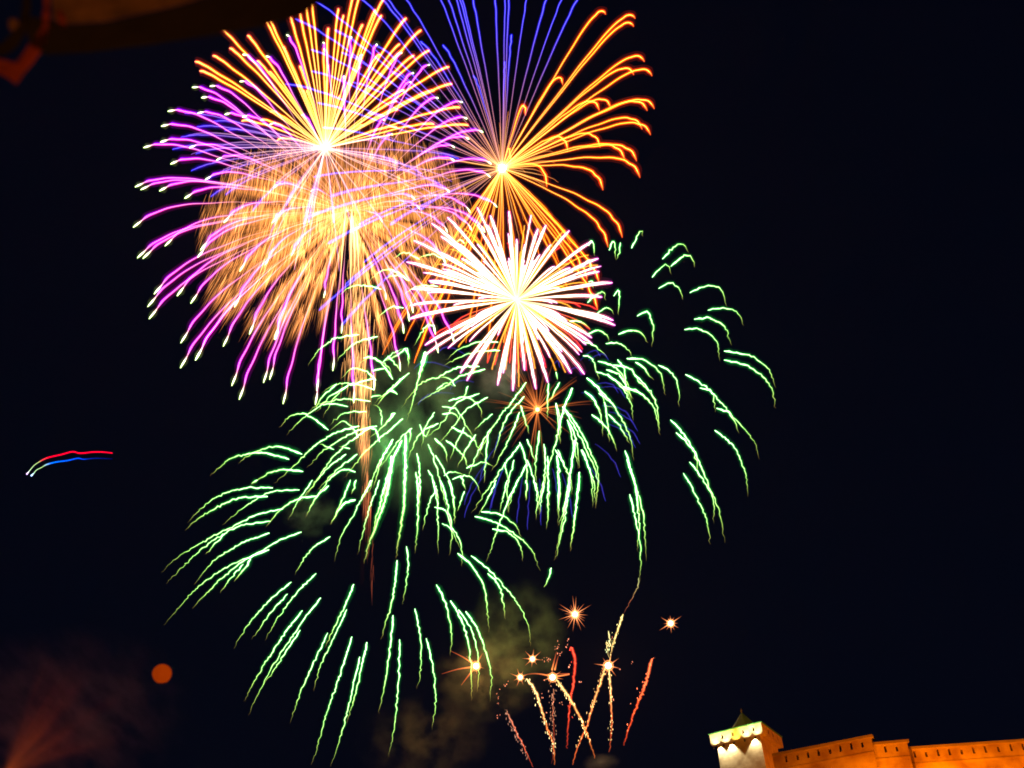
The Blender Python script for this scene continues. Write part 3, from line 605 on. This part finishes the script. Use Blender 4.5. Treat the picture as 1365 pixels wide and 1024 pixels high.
def green_trail(parent, P, C, R, D, w=1.0):
    k = D/FPX; Q = spline(P, 3.2); n = len(Q); u = np.linspace(0, 1, n)
    L = np.linalg.norm(np.diff(Q, axis=0), axis=1).sum()
    jit = rng.normal(size=(n, 2))*.55; Q = Q+jit*np.minimum(1, u*5)[:, None]+sway(np.full(n, 0)+u*L/70, .9)
    m = Q[n//2]; sg = random.choice((-1, 1)); dz = shell_depth(C, m, R, sg)
    P3 = to3(Q, D+dz*k*np.linspace(.85, 1.1, n))
    head = min(.12, 6/max(L, 1))
    bead = 1+.25*rng.normal(size=n).clip(-1.2, 1.8)
    pr = np.interp(u, [0, head, .25, .6, .85, 1], [.6, 1.2, 1.05, .78, .42, .15])*w
    b = np.interp(u, [0, .7, .9, 1], [1, .9, .55, .15])
    core = lerp_cols(u, [(0, (1.2, 1.9, .95)), (.5, (.9, 1.55, .55)), (.8, (.6, .8, .16)), (1, (.45, .12, .04))])*b[:, None]
    g = Glow(); g.tube(P3, .62*k*pr*bead, core)
    hl = lerp_cols(u, [(0, (.012, .23, .038)), (.6, (.012, .20, .022)), (.9, (.02, .07, .01)), (1, (.01, .01, 0))])
    g.tube(P3, 1.8*k*pr, hl, 6); g.tube(P3, 4.2*k*pr, hl*.07, 6)  # halo glow added as two wider emissive tubes
    g.build('spark_trail', M_GRN, parent)

for trails, C, R, D, lab, pw in ((green_right, (800, 480), 250, 385, 'green palm firework drooping at the right of the white burst', 2e4),
                       (green_mid, (705, 560), 160, 372, 'green willow firework hanging below the small orange dandelion', 2.5e4),
                       (green_inner, (535, 560), 190, 398, 'dense green palm firework crossing the foot of the brown comet tail', 5e3),
                       (green_outer, (520, 600), 380, 410, 'widest green palm firework whose long trails sweep down to the bottom of the display', 9e3)):
    gr = empty('firework_burst', at(*C, D), lab, 'firework', 'green palm fireworks')
    for P in trails: green_trail(gr, P, C, R, D)
    if R == 380:
        for P in thick: green_trail(gr, P, C, R, D, 1.8)
    flash('flash_light', C[0], C[1], D, (.35, 1, .35), pw*.8, gr)

# ------------------------------------------------------------------ rocket trails and small bursts near the ground
D6 = 330.0; K6 = D6/FPX
def rocket(P, w, c0, c1, lab, sparks=30, cat='rocket trail', spread=2.2):
    Q = spline([(N_[0]+x/4.015, N_[1]+y/4.015) for x, y in P], 2.6); n = len(Q); u = np.linspace(0, 1, n)
    r = empty('rocket_trail', to3(Q[-1:], D6)[0], lab, cat, 'rocket trails near the ground')
    Q = Q+rng.normal(size=(n, 2))*.45
    g = Glow(); P3 = to3(Q, D6); core = lerp_cols(u, [(0, c0), (.6, c1), (1, tuple(.25*x for x in c1))])*np.array([[1, .8, .7]])*(.75+.5*rng.random(n))[:, None]
    pr = np.interp(u, [0, .06, .4, 1], [.5, 1.2, .85, .35])*w*.78*(1+.3*rng.normal(size=n).clip(-1, 1.8))
    g.tube(P3, .8*K6*pr, core*.9); g.tube(P3, 1.9*K6*np.interp(u, [0, .06, 1], [.5, 1.1, .5])*w, core*.16)
    g.build('burning_tail', M_EMB, r)
    if sparks:
        g = Glow()
        for i in range(sparks):
            j = int(rng.uniform(0, .85)*n); p = Q[j]+rng.normal(size=2)*spread+np.array([-1.0, 0]); s = rng.uniform(.2, .55)
            g.tube(to3([p, p+np.array([rng.normal()*.4, rng.uniform(1, 3)])], D6+rng.normal()), s*K6, np.array(c0)*rng.uniform(.3, .9), 4)
        o = g.build('loose_sparks', M_EMB, r); o['kind'] = 'stuff'
GO, GR_ = (1.5, .95, .35), (1.1, .14, .04)
rocket([(1160, 435), (1130, 560), (1060, 740), (1010, 900)], 1.25, (1.9, .35, .12), (1.2, .12, .03), 'lone red rocket trail leaning to the right with no star above it', 26)
rocket([(722, 392), (730, 378), (747, 440), (742, 560), (720, 700), (705, 920)], 1.2, (1.7, .12, .06), (.9, .08, .03), 'hooked red rocket trail rising between two crossing gold ones', 10)
rocket([(910, 490), (860, 640), (810, 800), (760, 920), (735, 1010)], 1.1, (1.3, .75, .25), (1.1, .22, .05), 'gold rocket trail slanting down to the left from the largest low star', 45)
rocket([(933, 500), (940, 640), (945, 800), (932, 940)], 1.0, (1.3, .95, .35), (.9, .16, .04), 'upright gold rocket trail straight under the largest low star', 30)
rocket([(650, 550), (700, 620), (760, 720), (810, 830), (855, 970)], 1.2, (1.5, 1.1, .4), (1.1, .3, .06), 'gold rocket trail slanting down to the right and crossing another', 45)
rocket([(490, 545), (530, 600), (560, 680), (600, 810), (632, 900), (640, 1010)], 1.2, (1.5, 1.2, .5), (1.1, .28, .06), 'gold rocket trail with a pale knot curving down from the leftmost pair of low stars', 45)
rocket([(385, 720), (430, 820), (470, 900), (525, 1020)], .8, (.55, .25, .16), (.7, .1, .04), 'dim broken red rocket trail farthest left of the low ones', 50)
rocket([(632, 600), (632, 720), (636, 860), (625, 1000)], .45, (.5, .22, .12), (.45, .06, .02), 'faint dotted rocket trail standing upright below a low star', 70, spread=2.6)
rocket([(1090, 5), (1085, 50), (1040, 140), (1005, 200)], .55, (.35, .5, .2), (.3, .1, .05), 'thin faint rocket trail high above the largest low star', 0)
rocket([(1005, 200), (985, 260), (950, 370), (935, 440)], 1.0, (1.3, 1.2, .45), (1.2, .9, .3), 'short pale gold rocket trail running up and right out of the largest low star', 14)
rocket([(930, 290), (935, 370), (915, 350), (935, 450)], .7, (1.0, 1.1, .5), (1.0, .9, .35), 'short crooked pale trail just above the largest low star', 10)

def low_star(px, py, r, rays, lab, extra=(), power=0, core=4.0):
    st = empty('star_burst', at(px, py, D6), lab, 'firework', 'small low star bursts')
    C = at(px, py, D6); core *= .8
    Glow().ball(C, core*K6, (2.6, 1.9, 1.0)).ball(C, core*1.7*K6, (.5, .17, .05)).build('flash_core', M_EMB, st)
    for i, (a, L) in enumerate(rays):  # diffraction spikes put in as thin emissive rays
        a = math.radians(a); e = (px+L*math.cos(a), py+L*math.sin(a)); P = to3(np.linspace((px, py), e, 6), np.linspace(D6, D6+rng.uniform(-.5, .5)*L*K6, 6))
        g = Glow(); g.tube(P, np.array([1.3, 1.0, .75, .5, .35, .15])*K6*r, np.array([(1.6, .8, .35), (1.0, .4, .14), (.7, .22, .07), (.45, .12, .04), (.3, .07, .02), (.1, .02, .0)]), 5)
        g.build('ray', M_EMB, st)
    for pts in extra:
        Q = spline([(N_[0]+x/4.015, N_[1]+y/4.015) for x, y in pts], 4); n = len(Q); g = Glow()
        g.tube(to3(Q, D6), np.linspace(1.2, .4, n)*K6, lerp_cols(np.linspace(0, 1, n), [(0, (.8, .22, .05)), (.5, (.3, .05, .015)), (1, (.12, .02, .005))])); g.build('curved_ray', M_EMB, st)
    if power: flash('flash_light', px, py, D6, (1, .5, .2), power, st)
def ring(n, L, j=.25, off=0): return [(off+360*i/n+rng.normal()*3, L*(1+rng.uniform(-j, j))) for i in range(n)]
low_star(766.5, 819, .75, ring(22, 19, .35), 'spiky orange star burst higher than the other low ones', core=4.2)
low_star(894, 831, .9, ring(6, 15, .3, 28)+ring(6, 9, .2), 'lone orange star burst apart to the right of the other low ones', core=4.4)
low_star(810.8, 887.5, 1.0, ring(8, 15, .3, 10), 'largest pale gold star burst at the meeting of three rocket trails', core=5.5, power=4e4)
low_star(736.5, 903, 1.0, ring(7, 12, .3, 10), 'pale gold star burst with orange side rays above the crossing rocket trails', [[(640, 535), (720, 520), (600, 520)], [(620, 530), (540, 518), (470, 525)], [(640, 500), (660, 420)], [(625, 500), (650, 400)]], core=5.0)
low_star(709.8, 878.5, .8, ring(8, 12, .3, 5), 'small orange star burst highest of the left cluster', core=3.8)
low_star(693.5, 903, .8, ring(8, 12, .3, 20), 'small orange star burst lowest of the left cluster at the head of a gold trail', core=3.8)
low_star(634.7, 888, .9, ring(6, 10, .3, 15), 'pale star burst with long red curved rays touching the green trails', [[(215, 480), (120, 495), (35, 520)], [(210, 470), (150, 430), (80, 395)], [(210, 490), (170, 540), (140, 580)], [(225, 460), (255, 410)], [(215, 475), (190, 440), (165, 425)]], core=5.0, power=3.5e4)
# loose red sparks above the crossing trails
g = Glow(); so = empty('spark_cloud', at(745, 870, D6), 'scatter of small pink and red sparks above the crossing rocket trails', 'sparks')
for cx, cy_, n, sx, sy in ((650, 365, 16, 7, 14), (672, 405, 10, 8, 6), (712, 345, 8, 6, 12), (595, 437, 14, 14, 6), (720, 478, 9, 8, 8), (700, 375, 6, 4, 5), (380, 575, 8, 8, 8), (335, 660, 10, 10, 30), (335, 750, 5, 5, 10), (770, 558, 5, 10, 4), (600, 640, 14, 30, 50), (680, 680, 8, 6, 10), (1050, 457, 2, 3, 3), (990, 490, 2, 3, 3), (950, 320, 3, 3, 4), (955, 655, 2, 2, 4)):
    for i in range(max(2, int(n*.6))):
        p = np.array([N_[0]+(cx+rng.normal()*sx)/4.015, N_[1]+(cy_+rng.normal()*sy)/4.015])
        g.tube(to3([p, p+np.array([rng.normal()*.6, rng.uniform(.8, 2.2)])], D6+rng.normal()), rng.uniform(.3, .62)*K6, np.array((1.2, .34, .18))*rng.uniform(.2, .9), 4)
o = g.build('loose_sparks', M_EMB, so); o['kind'] = 'stuff'

# ------------------------------------------------------------------ two coloured light streaks at the left
def streak(pts, stops, rad, lab):
    Q = spline(pts, 2.5); n = len(Q); u = np.linspace(0, 1, n); D = 300.0; k = D/FPX
    r = empty('light_streak', to3(Q[n//2:n//2+1], D)[0], lab, 'light streak')
    c = lerp_cols(u, stops); g = Glow(); P = to3(Q, D+u*6)
    w = np.interp(u, [0, .3, .78, .82, .95, 1], rad)*.6
    g.tube(P, w*.75*k, c); g.build('bright_line', M_RED, r)
    g = Glow(); g.tube(P, w*1.7*k, c*.28); g.build('soft_edge', M_RED, r)
streak([(150, 604), (138, 602.8), (125, 602.6), (107, 604.3), (97, 602.2), (82, 606), (63, 610.5), (52, 616), (45, 621), (40, 627), (35.5, 632.5)], [(0, (.9, .0, .02)), (.7, (.9, .0, .02)), (.78, (.5, .05, .05)), (.82, (.35, .5, .15)), (.95, (.4, .6, .3)), (1, (1.2, .8, 1.6))], [1, 1.3, 1.3, .7, .7, 1.4], 'thin red streak of light just above a blue one in the dark sky')
streak([(150, 611.8), (128, 611), (112, 612.3), (104, 611), (90, 614), (75, 616), (62, 619.5), (55, 623.5), (49, 626.5), (45, 631), (41.5, 634.5)], [(0, (.0, .0, .06)), (.28, (.0, .01, .2)), (.4, (.0, .05, .8)), (.72, (.0, .12, .9)), (.82, (.3, .5, .15)), (.95, (.35, .6, .3)), (1, (.8, 1.2, 2))], [.6, 1, 1.4, .7, .7, 1.6], 'thin blue streak of light just below a red one in the dark sky')

# ------------------------------------------------------------------ orange lens ghost low in the sky, added as a glowing ball
def lens_ghost():
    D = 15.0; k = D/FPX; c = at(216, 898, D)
    r = empty('ghost_disc', c-UPV*12*k, 'small round dim orange lens ghost glowing alone low in the dark sky', 'lens_ghost')
    m = bpy.data.materials.new('ghost_glow'); m.use_nodes = True; nt = m.node_tree; nt.nodes.clear()
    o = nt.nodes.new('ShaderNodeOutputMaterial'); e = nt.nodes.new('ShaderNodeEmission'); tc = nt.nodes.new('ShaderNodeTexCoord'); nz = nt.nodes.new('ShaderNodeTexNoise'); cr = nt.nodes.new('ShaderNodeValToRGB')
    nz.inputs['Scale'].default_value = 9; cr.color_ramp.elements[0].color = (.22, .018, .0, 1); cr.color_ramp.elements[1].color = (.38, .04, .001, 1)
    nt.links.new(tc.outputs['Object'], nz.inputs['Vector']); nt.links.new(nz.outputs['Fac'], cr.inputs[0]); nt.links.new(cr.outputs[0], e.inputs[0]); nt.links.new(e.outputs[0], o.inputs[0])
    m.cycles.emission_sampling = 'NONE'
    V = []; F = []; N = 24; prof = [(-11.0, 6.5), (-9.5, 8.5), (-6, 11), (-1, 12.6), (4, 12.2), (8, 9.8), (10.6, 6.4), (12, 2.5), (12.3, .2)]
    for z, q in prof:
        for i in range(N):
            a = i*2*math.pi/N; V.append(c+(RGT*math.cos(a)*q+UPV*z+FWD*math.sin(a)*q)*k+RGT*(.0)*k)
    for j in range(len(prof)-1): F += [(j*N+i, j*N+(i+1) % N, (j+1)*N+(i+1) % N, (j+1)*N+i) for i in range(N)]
    ob = Solid().poly(V, F).build('ghost_ball', m, r)
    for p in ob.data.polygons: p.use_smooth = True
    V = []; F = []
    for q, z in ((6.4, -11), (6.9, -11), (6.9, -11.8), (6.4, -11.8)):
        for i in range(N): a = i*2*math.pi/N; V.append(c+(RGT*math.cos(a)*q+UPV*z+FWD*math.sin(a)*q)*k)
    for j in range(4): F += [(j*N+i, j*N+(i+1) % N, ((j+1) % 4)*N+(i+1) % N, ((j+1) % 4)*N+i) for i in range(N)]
    Solid().poly(V, F).build('ghost_rim', surf('ghost_rim_brown', (.2, .1, .05), .5), r)
lens_ghost()

# ------------------------------------------------------------------ lens ghost of the orange burst, added as dim trails in the lower corner
BC = (6, 1034); D7 = 430.0; K7 = D7/FPX
dim = empty('firework_burst', at(*BC, D7), 'dim blurred red orange lens ghost of a firework fanning up from the lower corner', 'firework')
for i in range(70):
    a = math.radians(rng.uniform(-70, -15)); L = rng.uniform(70, 190)*(1 if i % 3 else .6)
    t = (BC[0]+L*math.cos(a), BC[1]+L*math.sin(a)); b = rng.uniform(.3, 1)
    star_trail(dim, M_EMB, BC, t, D7, 200, 12, [(0, (.0025*b, .0004*b, .0001)), (.5, (.003*b, .0003*b, .0)), (1, (.0, .0, .0))], [(0, (.002*b, .0003*b, .0)), (.5, (.002*b, .00018*b, .0)), (1, (0, 0, 0))], 3.6, 9.0, [(0, .5), (.5, 1), (1, 1.2)], .8)
flash('flash_light', BC[0]+60, BC[1]-60, D7-60, (1, .10, .03), 4e3, dim)  # unseen red point light added for the corner smoke

# ------------------------------------------------------------------ smoke and haze
def smoke(cx, cy_, rx, ry, D, dens, seed, rgb=(.9, .9, .88), rot=0.0):
    me = bpy.data.meshes.new('smoke_cloud'); V = []; F = []; n, m_ = 20, 12
    for j in range(m_+1):
        th = math.pi*j/m_
        for i in range(n): ph = 2*math.pi*i/n; V.append((math.sin(th)*math.cos(ph), math.sin(th)*math.sin(ph), math.cos(th)))
    for j in range(m_): F += [(j*n+i, (j+1)*n+i, (j+1)*n+(i+1) % n, j*n+(i+1) % n) for i in range(n)]
    me.from_pydata(V, [], F); k = D/FPX
    o = bpy.data.objects.new('smoke_cloud', me); COL.objects.link(o)
    o.location = Vector(at(cx, cy_, D)); o.scale = (rx*k, min(rx, ry)*k, ry*k); o.rotation_euler = (0, rot, 0)
    m = bpy.data.materials.new('drifting_smoke'); m.use_nodes = True; nt = m.node_tree; nt.nodes.clear()
    out = nt.nodes.new('ShaderNodeOutputMaterial'); v = nt.nodes.new('ShaderNodeVolumePrincipled'); v.inputs['Color'].default_value = (*rgb, 1); v.inputs['Anisotropy'].default_value = 0.0
    tc = nt.nodes.new('ShaderNodeTexCoord'); ln = nt.nodes.new('ShaderNodeVectorMath'); ln.operation = 'LENGTH'
    mp = nt.nodes.new('ShaderNodeMapping'); mp.inputs['Location'].default_value = (seed*3.1, seed*1.7, seed); mp.inputs['Scale'].default_value = (rx/38, 1, ry/30)
    nz = nt.nodes.new('ShaderNodeTexNoise'); nz.inputs['Scale'].default_value = 1.3; nz.inputs['Detail'].default_value = 4; nz.inputs['Roughness'].default_value = .6
    r1 = nt.nodes.new('ShaderNodeMapRange'); r1.inputs['From Min'].default_value = .45; r1.inputs['From Max'].default_value = .7
    r2 = nt.nodes.new('ShaderNodeMath'); r2.operation = 'SUBTRACT'; r2.use_clamp = True; r2.inputs[0].default_value = 1.0
    mu = nt.nodes.new('ShaderNodeMath'); mu.operation = 'MULTIPLY'; m2 = nt.nodes.new('ShaderNodeMath'); m2.operation = 'MULTIPLY'; m2.inputs[1].default_value = dens*2
    gp = nt.nodes.new('ShaderNodeNewGeometry'); sb = nt.nodes.new('ShaderNodeVectorMath'); sb.operation = 'SUBTRACT'; sb.inputs[1].default_value = o.location
    dv = nt.nodes.new('ShaderNodeVectorMath'); dv.operation = 'DIVIDE'; dv.inputs[1].default_value = o.scale
    L = nt.links; L.new(gp.outputs['Position'], sb.inputs[0]); L.new(sb.outputs[0], dv.inputs[0]); L.new(dv.outputs[0], ln.inputs[0]); L.new(dv.outputs[0], mp.inputs[0]); L.new(mp.outputs[0], nz.inputs['Vector']); L.new(nz.outputs['Fac'], r1.inputs['Value'])
    L.new(ln.outputs['Value'], r2.inputs[1]); L.new(r1.outputs[0], mu.inputs[0]); L.new(r2.outputs[0], mu.inputs[1]); L.new(mu.outputs[0], m2.inputs[0]); L.new(m2.outputs[0], v.inputs['Density']); L.new(v.outputs[0], out.inputs['Volume'])
    me.materials.append(m); props(o, kind='stuff')
    return o
smoke(565, 985, 95, 60, 350, .013, 1, (1, .8, .4))
smoke(690, 850, 75, 85, 345, .012, 2, (.6, .95, .45))
smoke(650, 905, 80, 60, 340, .010, 5, (.8, .85, .45))
smoke(550, 570, 130, 120, 415, .016, 3, (.6, 1, .6))
smoke(665, 500, 40, 50, 386, .02, 4)
smoke(415, 685, 40, 34, 400, .05, 8, (.6, 1, .6))
smoke(800, 1016, 30, 12, 330, .05, 9)
smoke(70, 960, 190, 130, 430, .012, 12, (1, .4, .6))  # added cloud that carries the red ghost glow in the corner

hz = Solid().hexa([(-700, -60, -1.2), (900, -60, -1.2), (900, 900, -1.2), (-700, 900, -1.2)], [(-700, -60, 620), (900, -60, 620), (900, 900, 620), (-700, 900, 620)])
mh = bpy.data.materials.new('thin_smoke_haze'); mh.use_nodes = True; mh.node_tree.nodes.clear()
ho = mh.node_tree.nodes.new('ShaderNodeOutputMaterial'); hv = mh.node_tree.nodes.new('ShaderNodeVolumePrincipled')
hv.inputs['Color'].default_value = (.95, .85, .88, 1); hv.inputs['Density'].default_value = 0.00002
mh.node_tree.links.new(hv.outputs[0], ho.inputs['Volume'])
props(hz.build('haze', mh), kind='stuff')
